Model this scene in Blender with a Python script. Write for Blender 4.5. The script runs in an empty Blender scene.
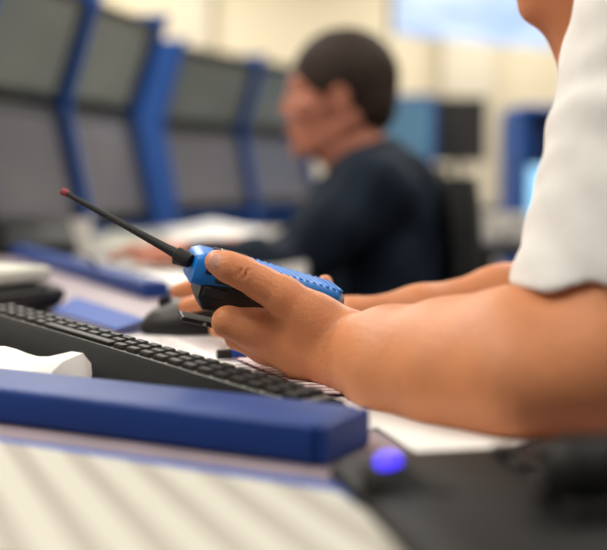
import bpy, bmesh, math, random
import numpy as np
import openvdb
from mathutils import Vector, Matrix
random.seed(7)
SC = bpy.context.scene
COL = SC.collection
PI = math.pi

# ---------------------------------------------------------------- camera maths
F = 1133.0
CAM_Z = 0.89
PITCH = math.atan(100.0 / F)
DESK = 0.732

def P(px, py, D):
    """world point seen at a photo pixel, D metres along the viewing axis"""
    u = (px - 303.5) / F * D
    v = (275.0 - py) / F * D
    c, s = math.cos(PITCH), math.sin(PITCH)
    return Vector((u, D * c + v * s, CAM_Z - D * s + v * c))

def on(px, py, z=DESK):
    """world point on the horizontal plane z seen at a pixel"""
    d = P(px, py, 1.0) - Vector((0, 0, CAM_Z))
    t = (z - CAM_Z) / d.z
    return Vector((d.x * t, d.y * t, z))

# ---------------------------------------------------------------- materials
def srgb(r, g, b):
    f = lambda c: (c / 255 / 12.92) if c / 255 <= .04045 else ((c / 255 + .055) / 1.055) ** 2.4
    return (f(r), f(g), f(b), 1)

def mat(name, col, rough=.5, metal=0, var=.08, scale=30, bump=0, bscale=None, spec=.5, sss=0, emit=None, estr=0, coat=0, trans=0):
    m = bpy.data.materials.new(name); m.use_nodes = True
    nt = m.node_tree; n = nt.nodes; l = nt.links
    b = n['Principled BSDF']
    tc = n.new('ShaderNodeTexCoord')
    no = n.new('ShaderNodeTexNoise'); no.inputs['Scale'].default_value = scale; no.inputs['Detail'].default_value = 4
    l.new(tc.outputs['Object'], no.inputs['Vector'])
    cr = n.new('ShaderNodeValToRGB')
    c = srgb(*col)
    cr.color_ramp.elements[0].position = .3; cr.color_ramp.elements[1].position = .7
    cr.color_ramp.elements[0].color = (c[0] * (1 - var), c[1] * (1 - var), c[2] * (1 - var), 1)
    cr.color_ramp.elements[1].color = (min(1, c[0] * (1 + var)), min(1, c[1] * (1 + var)), min(1, c[2] * (1 + var)), 1)
    l.new(no.outputs['Fac'], cr.inputs['Fac']); l.new(cr.outputs['Color'], b.inputs['Base Color'])
    b.inputs['Roughness'].default_value = rough; b.inputs['Metallic'].default_value = metal
    b.inputs['Specular IOR Level'].default_value = spec
    b.inputs['Coat Weight'].default_value = coat
    if sss:
        b.inputs['Subsurface Weight'].default_value = sss
        b.inputs['Subsurface Radius'].default_value = (.010, .004, .002)
        b.inputs['Subsurface Scale'].default_value = 1.0
    if bump:
        n2 = n.new('ShaderNodeTexNoise'); n2.inputs['Scale'].default_value = bscale or scale * 4; n2.inputs['Detail'].default_value = 5
        l.new(tc.outputs['Object'], n2.inputs['Vector'])
        bp = n.new('ShaderNodeBump'); bp.inputs['Strength'].default_value = bump; bp.inputs['Distance'].default_value = .002
        l.new(n2.outputs['Fac'], bp.inputs['Height']); l.new(bp.outputs['Normal'], b.inputs['Normal'])
    if emit:
        b.inputs['Emission Color'].default_value = srgb(*emit); b.inputs['Emission Strength'].default_value = estr
    return m

M = {}
M['skin'] = mat('skin', (212, 139, 94), .48, var=.10, scale=22, bump=.35, bscale=420, sss=.12, spec=.4)
M['skin_far'] = mat('skin_far', (178, 114, 92), .5, var=.10, scale=14, sss=.1, spec=.4)
M['nail'] = mat('nail', (226, 170, 150), .28, var=.04, spec=.6)
M['shirt'] = mat('white_cotton', (236, 234, 232), .9, var=.03, scale=60, bump=.25, bscale=700, spec=.2)
M['navy'] = mat('navy_cotton', (20, 30, 44), .9, var=.2, scale=25, bump=.2, bscale=300, spec=.2)
M['denim'] = mat('dark_trousers', (38, 42, 52), .9, var=.2, scale=60, spec=.2)
M['hair'] = mat('dark_hair', (44, 31, 25), .7, var=.35, scale=70, bump=.8, bscale=140, spec=.3)
M['blue'] = mat('radio_blue', (12, 118, 208), .38, var=.06, scale=60, bump=.15, bscale=900)
M['blk'] = mat('black_plastic', (11, 11, 13), .45, var=.2, scale=50, bump=.12, bscale=900)
M['blk_rub'] = mat('black_rubber', (14, 14, 15), .65, var=.2, scale=60, bump=.2, bscale=700)
M['grey_cap'] = mat('grey_plastic', (140, 146, 160), .4, var=.08, scale=60)
M['red'] = mat('red_tip', (140, 40, 48), .5, var=.1)
M['dark_glass'] = mat('dark_glass', (28, 36, 52), .15, var=.05)
M['console_blue'] = mat('console_blue', (6, 78, 162), .42, var=.10, scale=6)
M['divider_blue'] = mat('divider_blue', (6, 54, 128), .5, var=.08, scale=14, spec=.35)
M['desk'] = mat('desk_laminate', (152, 138, 146), .45, var=.14, scale=26, bump=.05)
M['desk_far'] = mat('desk_grey', (148, 144, 142), .5, var=.12, scale=18)
M['desk_trim'] = mat('brown_edge', (132, 108, 92), .5, var=.2, scale=30)
M['paper'] = mat('paper', (238, 236, 234), .85, var=.02, scale=40, spec=.2)
M['cream'] = mat('cream_plastic', (196, 196, 184), .5, var=.06, scale=30)
M['screen'] = mat('screen_off_reflection', (124, 130, 128), .22, var=.16, scale=3.0, spec=.7)  # switched-off screen, the room's reflection is put into its grey base colour
M['screen_low_refl'] = mat('screen_low_reflection', (100, 100, 112), .22, var=.12, scale=3.0, spec=.7)  # lower row copy, with its darker tinted reflection painted into the colour
M['bezel'] = mat('bezel_black', (36, 38, 42), .4, var=.15)
M['keycap'] = mat('keycap', (18, 18, 19), .55, var=.2, scale=90)
M['kb_case'] = mat('keyboard_case', (14, 14, 15), .8, var=.2, scale=50, spec=.12)
M['silver'] = mat('silver_plate', (128, 128, 126), .4, metal=.3, var=.08)
M['chrome'] = mat('steel', (190, 190, 190), .25, metal=1, var=.05)
M['fabric'] = mat('chair_fabric', (34, 35, 36), .95, var=.25, scale=120, bump=.4, bscale=500, spec=.2)
M['fabric_olive'] = mat('chair_fabric_olive', (70, 70, 62), .95, var=.2, scale=120, spec=.2)
M['armpad'] = mat('grey_arm', (128, 128, 124), .5, var=.1)
M['wall'] = mat('cream_wall', (218, 208, 184), .9, var=.04, scale=1.2, bump=.1, bscale=60, spec=.2)
M['wall2'] = mat('grey_pillar', (196, 188, 172), .9, var=.04, scale=2)
M['ceil'] = mat('ceiling_tile', (236, 232, 222), .95, var=.03, scale=3)
M['carpet'] = mat('carpet', (66, 66, 74), .98, var=.3, scale=160, bump=.5, bscale=500, spec=.1)
M['phone'] = mat('phone_black', (10, 10, 11), .6, var=.2, scale=30, bump=.1, bscale=600, spec=.22)
M['led'] = mat('blue_led', (40, 40, 160), .3, emit=(66, 44, 240), estr=1.9)
M['mug'] = mat('white_ceramic', (222, 218, 214), .25, var=.03)
M['folder'] = mat('folder_blue', (20, 72, 160), .6, var=.1, scale=20)
M['lamp'] = mat('lamp_diffuser', (250, 246, 236), .5, emit=(255, 246, 230), estr=2.6)
M['pen'] = mat('pen_blue', (20, 80, 190), .3, var=.05)
M['white_pl'] = mat('white_plastic', (226, 226, 222), .45, var=.03)

# ---------------------------------------------------------------- scene helpers
def thing(name, label, cat, loc=(0, 0, 0), rot=(0, 0, 0), group=None):
    o = bpy.data.objects.new(name, None); COL.objects.link(o)
    o.location = loc; o.rotation_euler = rot; o.empty_display_size = .05
    o['label'] = label; o['category'] = cat
    if group: o['group'] = group
    return o

def tag(o, label, cat, group=None):
    o['label'] = label; o['category'] = cat
    if group: o['group'] = group
    return o

def obj(name, me_or_bm, m, parent=None, label=None, smooth=False, world=False):
    if isinstance(me_or_bm, bmesh.types.BMesh):
        me = bpy.data.meshes.new(name)
        bmesh.ops.recalc_face_normals(me_or_bm, faces=me_or_bm.faces)
        me_or_bm.to_mesh(me); me_or_bm.free()
    else:
        me = me_or_bm
    if m and not me.materials: me.materials.append(m)
    if smooth:
        for p in me.polygons: p.use_smooth = True
        if smooth == 'auto':
            me.set_sharp_from_angle(angle=math.radians(38))
    o = bpy.data.objects.new(name, me); COL.objects.link(o)
    if parent:
        o.parent = parent
        if world:   # mesh is in world coordinates
            mw = Matrix.LocRotScale(parent.location, parent.rotation_euler, None)
            o.matrix_parent_inverse = mw.inverted()
    if label: o['label'] = label
    return o

def struct(name, bm, m):
    o = obj(name, bm, m); o['kind'] = 'structure'; return o

def box(bm, c, s, R=None, bev=0, seg=2):
    """axis box, centre c, full size s"""
    r = bmesh.ops.create_cube(bm, size=1)
    vs = r['verts']
    for v in vs: v.co = Vector((v.co.x * s[0], v.co.y * s[1], v.co.z * s[2]))
    if bev:
        es = list({e for v in vs for e in v.link_edges})
        q = bmesh.ops.bevel(bm, geom=es, offset=bev, segments=seg, affect='EDGES', profile=.5)
        vs = list({v for f in q['faces'] for v in f.verts} | {v for v in vs if v.is_valid})
        # collect the connected island
    for v in vs:
        if R is not None: v.co = R @ v.co
        v.co += Vector(c)
    return vs

def B(c, s, bev=0, R=None, seg=2):
    bm = bmesh.new(); box(bm, c, s, R, bev, seg); return bm

def tube(bm, pts, rads, n=12, cap=True):
    pts = [Vector(p) for p in pts]
    if not hasattr(rads, '__len__'): rads = [rads] * len(pts)
    rings = []; up = None
    for i, p in enumerate(pts):
        if i == 0: t = pts[1] - pts[0]
        elif i == len(pts) - 1: t = pts[-1] - pts[-2]
        else: t = (pts[i + 1] - pts[i]).normalized() + (pts[i] - pts[i - 1]).normalized()
        t.normalize()
        if up is None:
            up = Vector((0, 0, 1)) if abs(t.z) < .9 else Vector((1, 0, 0))
        a = (up - t * up.dot(t)).normalized(); up = a; b = t.cross(a)
        rings.append([bm.verts.new(p + (a * math.cos(2 * PI * k / n) + b * math.sin(2 * PI * k / n)) * rads[i]) for k in range(n)])
    for r0, r1 in zip(rings, rings[1:]):
        for k in range(n):
            bm.faces.new((r0[k], r0[(k + 1) % n], r1[(k + 1) % n], r1[k]))
    if cap:
        bm.faces.new(rings[0][::-1]); bm.faces.new(rings[-1])
    return bm

def lathe(bm, prof, n=24, c=(0, 0, 0)):
    rings = []
    for r, z in prof:
        rings.append([bm.verts.new((c[0] + r * math.cos(2 * PI * k / n), c[1] + r * math.sin(2 * PI * k / n), c[2] + z)) for k in range(n)])
    for r0, r1 in zip(rings, rings[1:]):
        for k in range(n):
            bm.faces.new((r0[k], r0[(k + 1) % n], r1[(k + 1) % n], r1[k]))
    bm.faces.new(rings[0][::-1]); bm.faces.new(rings[-1])
    return bm

def prism(poly, z0, z1, bev=0):
    """polygon (x,y) list extruded z0..z1"""
    bm = bmesh.new()
    b = [bm.verts.new((p[0], p[1], z0)) for p in poly]; t = [bm.verts.new((p[0], p[1], z1)) for p in poly]
    bm.faces.new(b[::-1]); bm.faces.new(t); n = len(poly)
    for i in range(n): bm.faces.new((b[i], b[(i + 1) % n], t[(i + 1) % n], t[i]))
    if bev: bmesh.ops.bevel(bm, geom=list(bm.edges), offset=bev, segments=3, affect='EDGES')
    return bm

def frame_bm(w, h, d, t, c=(0, 0, 0), bev=.002):
    """picture-frame in local XZ, depth along Y"""
    bm = bmesh.new()
    box(bm, (c[0] - w / 2 + t / 2, c[1], c[2]), (t, d, h), None, bev); box(bm, (c[0] + w / 2 - t / 2, c[1], c[2]), (t, d, h), None, bev)
    box(bm, (c[0], c[1], c[2] - h / 2 + t / 2), (w - 2 * t, d, t)); box(bm, (c[0], c[1], c[2] + h / 2 - t / 2), (w - 2 * t, d, t))
    return bm

def copy_tree(o, parent=None, data=False):
    c = o.copy(); COL.objects.link(c)
    if parent: c.parent = parent
    for ch in list(o.children): copy_tree(ch, c)
    return c

# ---------------------------------------------------------------- signed distance modelling
class SDF:
    def __init__(s, res, pts, pad):
        pts = np.array([list(p) for p in pts], 'f')
        s.res = res; s.lo = pts.min(0) - pad; hi = pts.max(0) + pad
        s.n = np.ceil((hi - s.lo) / res).astype(int) + 1
        s.g = np.full(tuple(s.n), .05, 'f')
    def win(s, lo, hi):
        a = np.clip(np.floor((np.array(lo) - s.lo) / s.res).astype(int), 0, s.n - 1)
        b = np.clip(np.ceil((np.array(hi) - s.lo) / s.res).astype(int) + 1, 1, s.n)
        sl = tuple(slice(a[i], max(b[i], a[i] + 1)) for i in range(3))
        ax = [(s.lo[i] + np.arange(sl[i].start, sl[i].stop) * s.res).astype('f') for i in range(3)]
        return sl, ax[0][:, None, None], ax[1][None, :, None], ax[2][None, None, :]
    def comb(s, sl, d, k, op):
        g = s.g[sl]
        if op == 'sub':
            d = -d
            h = np.clip(.5 - .5 * (g - d) / k, 0, 1)
            s.g[sl] = g * (1 - h) + d * h + k * h * (1 - h)
        else:
            h = np.clip(.5 + .5 * (d - g) / k, 0, 1)
            s.g[sl] = d * (1 - h) + g * h - k * h * (1 - h)
    def cone(s, a, b, ra, rb, k=.006, op='add', m=.04):
        a = np.array(list(a), 'f'); b = np.array(list(b), 'f'); r = max(ra, rb) + m
        sl, X, Y, Z = s.win(np.minimum(a, b) - r, np.maximum(a, b) + r)
        ab = b - a; L = float((ab ** 2).sum())
        t = np.clip(((X - a[0]) * ab[0] + (Y - a[1]) * ab[1] + (Z - a[2]) * ab[2]) / L, 0, 1)
        d = np.sqrt((X - a[0] - t * ab[0]) ** 2 + (Y - a[1] - t * ab[1]) ** 2 + (Z - a[2] - t * ab[2]) ** 2) - (ra + (rb - ra) * t)
        s.comb(sl, d, k, op)
    def chain(s, pts, rads, k=.004, op='add'):
        for i in range(len(pts) - 1): s.cone(pts[i], pts[i + 1], rads[i], rads[i + 1], k, op)
    def ell(s, c, r, R=None, k=.006, op='add', m=.04):
        c = np.array(list(c), 'f'); q = max(r) + m
        sl, X, Y, Z = s.win(c - q, c + q)
        x, y, z = X - c[0], Y - c[1], Z - c[2]
        if R is not None:
            Q = np.array(R.to_3x3().transposed(), 'f')
            x, y, z = (Q[0, 0] * x + Q[0, 1] * y + Q[0, 2] * z), (Q[1, 0] * x + Q[1, 1] * y + Q[1, 2] * z), (Q[2, 0] * x + Q[2, 1] * y + Q[2, 2] * z)
        k0 = np.sqrt((x / r[0]) ** 2 + (y / r[1]) ** 2 + (z / r[2]) ** 2)
        k1 = np.sqrt((x / r[0] ** 2) ** 2 + (y / r[1] ** 2) ** 2 + (z / r[2] ** 2) ** 2) + 1e-6
        s.comb(sl, k0 * (k0 - 1) / k1, k, op)
    def plane(s, p, nrm, k=.002):
        """keep the side the normal points away from"""
        sl, X, Y, Z = s.win(s.lo, s.lo + s.n * s.res)
        nrm = Vector(nrm).normalized()
        d = (X - p[0]) * nrm[0] + (Y - p[1]) * nrm[1] + (Z - p[2]) * nrm[2]
        s.comb(sl, -d, k, 'sub')
    def warp(s, fn):
        sl, X, Y, Z = s.win(s.lo, s.lo + s.n * s.res)
        s.g += fn(X, Y, Z).astype('f')
    def mesh(s, name, smooth=2):
        s.g[[0, -1]] = .02; s.g[:, [0, -1]] = .02; s.g[:, :, [0, -1]] = .02
        g = openvdb.FloatGrid(); g.background = .05
        g.copyFromArray(np.ascontiguousarray(s.g))
        p, q = g.convertToQuads(0.0)
        p = p.astype('f') * s.res + s.lo
        me = bpy.data.meshes.new(name)
        me.from_pydata(p.tolist(), [], q[:, ::-1].tolist()); me.update()
        bm = bmesh.new(); bm.from_mesh(me)
        for _ in range(smooth): bmesh.ops.smooth_vert(bm, verts=bm.verts, factor=.5, use_axis_x=True, use_axis_y=True, use_axis_z=True)
        bmesh.ops.recalc_face_normals(bm, faces=bm.faces)
        bm.to_mesh(me); bm.free()
        return me

def merge(name, meshes):
    bm = bmesh.new()
    for me in meshes: bm.from_mesh(me)
    out = bpy.data.meshes.new(name); bm.to_mesh(out); bm.free(); return out

# ================================================================ ROOM
def room():
    struct('floor', B((0.6, 3.2, -.05), (7.6, 12.6, .1)), M['carpet'])
    struct('wall_back', B((0.6, 9.45, 1.45), (7.6, .1, 2.9)), M['wall'])
    struct('wall_left', B((-3.15, 3.2, 1.45), (.1, 12.4, 2.9)), M['wall'])
    struct('wall_right', B((4.35, 3.2, 1.45), (.1, 12.4, 2.9)), M['wall'])
    struct('ceiling', B((0.6, 3.2, 2.95), (7.6, 12.6, .1)), M['ceil'])
    struct('trim_1', B((1.32, 9.28, 1.45), (.42, .24, 2.9), .01), M['wall2'])
    struct('trim_2', B((-.9, 9.34, 1.45), (.3, .12, 2.9), .01), M['wall2'])
    struct('baseboard_back', B((0.6, 9.385, .05), (7.4, .03, .1), .005), M['wall2'])
room()

def ceiling_lights():
    i = 0
    where = ['above the near operator desk', 'above the seated operators', 'above the middle consoles', 'over the far consoles', 'close to the back wall']
    for row, y in enumerate((0.3, 2.3, 4.3, 6.3, 8.3)):
        for sx, x in (('left', -1.3), ('right', 1.5)):
            t = thing('ceiling_light', 'recessed white ceiling light panel %s, %s row' % (where[row], sx), 'ceiling light', (x, y, 2.9), group='recessed ceiling light panels')
            obj('frame', _flatframe(1.24, .64), M['white_pl'], t)
            obj('diffuser', B((0, 0, -.006), (1.17, .57, .01)), M['lamp'], t)
def _flatframe(w, h):
    bm = bmesh.new()
    for c, s in (((-w / 2 + .02, 0, -.01), (.04, h, .02)), ((w / 2 - .02, 0, -.01), (.04, h, .02)), ((0, -h / 2 + .02, -.01), (w - .08, .04, .02)), ((0, h / 2 - .02, -.01), (w - .08, .04, .02))):
        box(bm, c, s)
    return bm
ceiling_lights()

# ================================================================ DESKS
def xy(v): return (v.x, v.y)
deskA = [(-1.15, .34), (.235, .34), (.245, 1.30), (-.04, 1.34), (-.205, 1.475), (-.70, 2.49), (-1.15, 2.49)]
def make_desk(name_label, poly, m, legs, trim=True):
    cx = sum(p[0] for p in poly) / len(poly); cy = sum(p[1] for p in poly) / len(poly)
    t = thing('desk', name_label, 'desk', (cx, cy, 0))
    L = [(p[0] - cx, p[1] - cy) for p in poly]
    obj('worktop', prism(L, DESK - .03, DESK, .003), m, t)
    for lx, ly in legs:
        bm = B((lx - cx, ly - cy, (DESK - .03) / 2), (.05, .05, DESK - .03), .004)
        obj('leg', bm, M['bezel'], t)
    return t
make_desk('long mauve grey laminate desk the radio holder leans on', deskA, M['desk'], [(-1.05, .42), (.16, .42), (.17, 1.2), (-1.05, 2.38), (-.74, 2.36)])
deskB = [(-.64, 2.50), (-.155, 1.53), (.00, 1.62), (.03, 3.3), (-.36, 3.62), (-.62, 2.68)]
make_desk('grey desk in front of the left consoles where the navy shirted man works', deskB, M['desk_far'], [(-.15, 1.66), (-.04, 3.2), (-.34, 3.5), (-.56, 2.62)])

def bar(name, label, cat, a, b, w, h, m, z=DESK, parts=()):
    a = Vector(a); b = Vector(b); d = (b - a); L = d.length; ang = math.atan2(d.y, d.x)
    mid = (a + b) / 2
    t = thing(name, label, cat, (mid.x, mid.y, z), (0, 0, ang))
    obj('rail', B((0, 0, h / 2), (L, w, h), min(h, w) * .18, seg=4), m, t, smooth='auto')
    for s in (-1, 1):
        obj('end_cap', B((s * (L / 2 + .003), 0, h / 2), (.006, w * .96, h * .94), .002), M['divider_blue'], t)
    return t
# near blue divider: front face base (0,428)-(340,466)
a = on(0, 425); b = on(314, 468)
d = (b - a).normalized(); nrm = Vector((-d.y, d.x, 0))
a2 = a - d * .40
bar('desk_divider', 'low blue desk divider rail crossing the foreground in front of the keyboard', 'desk divider', a2 + nrm * .031, b + nrm * .031, .060, .0235, M['divider_blue'])
# far trim along desk edge
a = Vector((-.665, 2.47, DESK)); b = Vector((-.17, 1.46, DESK))
bar('desk_divider', 'blue divider rail further back between the two desks, beyond the folder', 'desk divider', a - Vector((.02, .01, 0)), b - Vector((.02, .01, 0)), .035, .022, M['divider_blue'])

# ================================================================ PAPERS
def sheet(label, corners, z, m=None, th=.0006, lines=None, group=None, curl=0, name='paper_sheet', cat='paper', linecol=(120, 120, 130)):
    """corners: 4 world xy points; optional printed lines as a procedural stripe material"""
    c = sum((Vector((p[0], p[1], 0)) for p in corners), Vector()) / 4
    bm = bmesh.new(); N = 14
    p = [Vector((q[0], q[1], 0)) for q in corners]
    grid = [[None] * (N + 1) for _ in range(N + 1)]
    uvl = bm.loops.layers.uv.new('UVMap')
    for i in range(N + 1):
        for j in range(N + 1):
            u, v = i / N, j / N
            q = (p[0] * (1 - u) + p[1] * u) * (1 - v) + (p[3] * (1 - u) + p[2] * u) * v
            h = curl * (max(0, u - .6) / .4) ** 2 + abs(curl) * .15 * math.sin(3 * v + 2 * u) ** 2
            grid[i][j] = bm.verts.new((q.x - c.x, q.y - c.y, h))
    for i in range(N):
        for j in range(N):
            f = bm.faces.new((grid[i][j], grid[i + 1][j], grid[i + 1][j + 1], grid[i][j + 1]))
            for lp, (a, b) in zip(f.loops, ((i, j), (i + 1, j), (i + 1, j + 1), (i, j + 1))): lp[uvl].uv = (a / N, b / N)
    low = [[bm.verts.new((v.co.x, v.co.y, v.co.z - th)) for v in row] for row in grid]
    for i in range(N):
        for j in range(N): bm.faces.new((low[i][j], low[i][j + 1], low[i + 1][j + 1], low[i + 1][j]))
    rim = [(i, 0) for i in range(N)] + [(N, j) for j in range(N)] + [(N - i, N) for i in range(N)] + [(0, N - j) for j in range(N)]
    for a, b in zip(rim, rim[1:] + rim[:1]):
        bm.faces.new((grid[a[0]][a[1]], low[a[0]][a[1]], low[b[0]][b[1]], grid[b[0]][b[1]]))
    o = obj(name, bm, m or M['paper'], smooth=False)
    o.location = (c.x, c.y, z)
    lo = min(v.co.z for v in o.data.vertices)
    o.location.z = z - lo + .0002
    tag(o, label, cat, group)
    return o

def printed(name, base, ink, axis=0, freq=12, duty=.25, axis2=None, f2=4):
    m = bpy.data.materials.new(name); m.use_nodes = True
    nt = m.node_tree; n = nt.nodes; l = nt.links; b = n['Principled BSDF']
    b.inputs['Roughness'].default_value = .8; b.inputs['Specular IOR Level'].default_value = .25
    tc = n.new('ShaderNodeTexCoord'); sp = n.new('ShaderNodeSeparateXYZ'); l.new(tc.outputs['UV'], sp.inputs[0])
    def st(ax, fr, du):
        mu = n.new('ShaderNodeMath'); mu.operation = 'MULTIPLY'; mu.inputs[1].default_value = fr; l.new(sp.outputs[ax], mu.inputs[0])
        fr_ = n.new('ShaderNodeMath'); fr_.operation = 'FRACT'; l.new(mu.outputs[0], fr_.inputs[0])
        lt = n.new('ShaderNodeMath'); lt.operation = 'LESS_THAN'; lt.inputs[1].default_value = du; l.new(fr_.outputs[0], lt.inputs[0])
        return lt
    s = st(axis, freq, duty)
    if axis2 is not None:
        s2 = st(axis2, f2, .8); mm = n.new('ShaderNodeMath'); mm.operation = 'MULTIPLY'
        l.new(s.outputs[0], mm.inputs[0]); l.new(s2.outputs[0], mm.inputs[1]); s = mm
    mx = n.new('ShaderNodeMix'); mx.data_type = 'RGBA'
    mx.inputs['A'].default_value = srgb(*base); mx.inputs['B'].default_value = srgb(*ink)
    l.new(s.outputs[0], mx.inputs['Factor']); l.new(mx.outputs['Result'], b.inputs['Base Color'])
    return m
M['print_doc'] = printed('printed_document', (242, 240, 238), (150, 140, 160), 1, 26, .35, 0, 3)
M['print_red'] = printed('printed_form', (238, 234, 236), (150, 70, 90), 1, 14, .30, 0, 2)

def banded(name, base, ink, vec, freq, duty):
    m = printed(name, base, ink, 0, freq, duty)
    nt = m.node_tree; n = nt.nodes; l = nt.links
    tc = [q for q in n if q.type == 'TEX_COORD'][0]; sp = [q for q in n if q.type == 'SEPXYZ'][0]
    d = n.new('ShaderNodeVectorMath'); d.operation = 'DOT_PRODUCT'; d.inputs[1].default_value = vec
    l.new(tc.outputs['Object'], d.inputs[0]); l.new(d.outputs['Value'], sp.inputs[0])
    return m
M['print_cal'] = banded('printed_table', (196, 194, 184), (170, 165, 156), (.919, .394, 0), 36, .42)
def quad_on(*px): return [xy(on(a, b)) for a, b in px]

# foreground pad: white printed sheets with light blue border
padc = [on(-230, 410), on(352, 491), on(470, 640), on(-330, 640)]
padc[2] = padc[1] + Vector((.06, -.20, 0)); padc[3] = padc[0] + Vector((.03, -.22, 0))
for q in padc: q.y = max(q.y, .355)
pd = thing('desk_pad', 'cream printed desk pad with striped columns and blue top border, nearest the camera', 'desk pad', (padc[0] + padc[2]) / 2)
def relsheet(corners, th, parent, name, m, z0):
    bm = bmesh.new(); uvl = bm.loops.layers.uv.new('UVMap')
    lo = [bm.verts.new((c.x - parent.location.x, c.y - parent.location.y, z0)) for c in corners]
    hi = [bm.verts.new((c.x - parent.location.x, c.y - parent.location.y, z0 + th)) for c in corners]
    f = bm.faces.new(hi)
    for lp, uv in zip(f.loops, ((0, 1), (1, 1), (1, 0), (0, 0))): lp[uvl].uv = uv
    bm.faces.new(lo[::-1])
    for i in range(4): bm.faces.new((lo[i], lo[(i + 1) % 4], hi[(i + 1) % 4], hi[i]))
    return obj(name, bm, m, parent)
pd.location.z = DESK
relsheet(padc, .003, pd, 'backing', M['folder'], 0)
inn = [padc[0] + Vector((.01, -.018, 0)), padc[1] + Vector((-.008, -.018, 0)), padc[2], padc[3]]
relsheet(inn, .002, pd, 'printed_sheets', M['print_cal'], .003)

# sheets under the hand and forearm
u_ = Vector((-.654, .757, 0)); v_ = Vector((.757, .654, 0))
s0 = on(150, 340)
def rect(o, du, dv, U, V): return [xy(o), xy(o + U * du), xy(o + U * du + V * dv), xy(o + V * dv)]
z = DESK
sh1 = [xy(on(120, 336)), xy(on(262, 336)), xy(on(470, 418)), xy(on(330, 436))]
sheet('white printed sheet lying under the fist and wrist, blue pen on it', sh1, z + .0004, M['print_doc'])
sh2 = [xy(on(338, 405)), xy(on(455, 398)), xy(on(562, 436)), xy(on(436, 470))]
sheet('blank white sheet under the bare forearm, right of the keyboard end', sh2, z + .0018, M['paper'])
sh3 = [xy(on(235, 362)), xy(on(330, 358)), xy(on(420, 400)), xy(on(318, 398))]
sheet('form with dark red printed lines tucked under the wrist', sh3, z + .0030, M['print_red'])
# paper near the left under the keyboard (thick curled stack)
def paper_stack():
    t = thing('paper_stack', 'thick rounded stack of white paper between blue rail and keyboard at the left edge', 'paper', (on(10, 405).x, on(10, 405).y, DESK))
    a = on(-60, 399) - t.location; b = on(58, 409) - t.location
    d = (b - a).normalized(); nn = Vector((-d.y, d.x, 0))
    bm = bmesh.new(); L = (b - a).length; N = 10
    rng = random.Random(3)
    prof = [(0, 0), (.0, .008), (.006, .013), (.020, .016), (.05, .017), (.062, .012), (.066, 0)]
    rings = []
    for i in range(N + 1):
        s = i / N; e = 1 if s < .85 else math.sqrt(max(0.02, 1 - ((s - .85) / .15) ** 2))
        c = a + d * (L * s)
        w = 1 + .05 * math.sin(5 * s)
        rings.append([bm.verts.new(c + nn * (.033 + (y - .033) * e * w) + Vector((0, 0, .0003 + 1.85 * z_ * (.35 + .65 * e) * (.9 + .1 * math.sin(9 * s))))) for y, z_ in prof])
    for r0, r1 in zip(rings, rings[1:]):
        for k in range(len(prof)):
            k2 = (k + 1) % len(prof)
            bm.faces.new((r0[k], r0[k2], r1[k2], r1[k]))
    bm.faces.new(rings[0][::-1]); bm.faces.new(rings[-1])
    obj('sheets', bm, M['paper'], t, smooth='auto')
    e = on(52, 404) - t.location
    bm2 = prism([(e.x - .06, e.y - .012), (e.x + .02, e.y - .024), (e.x + .03, e.y - .008), (e.x - .05, e.y + .012)], .0003, .003)
    obj('loose_corner', bm2, M['cream'], t, label='cream folded corner sticking out from the stack')
paper_stack()

# far papers
sheet('white sheet on the grey desk right behind the radio antenna', quad_on((118, 274), (205, 262), (262, 276), (150, 291)), DESK + .0004)
sheet('white paper spread at the seated man\'s elbow, in front of the blue console end', quad_on((150, 234), (212, 221), (268, 232), (196, 247)), DESK + .0004)
sheet('cream sheet on the grey desk left of the man\'s hand', quad_on((80, 240), (120, 229), (170, 236), (118, 250)), DESK + .0004, M['cream'])

# blue folder beyond the keyboard
def folder():
    c = [on(52, 318), on(76, 304), on(146, 328), on(116, 338)]
    o = sum(c, Vector()) / 4
    t = thing('folder', 'bright blue folder lying just beyond the keyboard', 'folder', (o.x, o.y, DESK))
    L = [(p.x - o.x, p.y - o.y) for p in c]
    obj('lower_cover', prism(L, .0003, .002), M['folder'], t)
    L2 = [(x * .94, y * .94) for x, y in L]
    obj('page_block', prism(L2, .002, .007), M['paper'], t)
    L3 = [(x * 1.0, y * 1.0) for x, y in L]
    obj('upper_cover', prism(L3, .007, .009), M['folder'], t)
folder()

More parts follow.
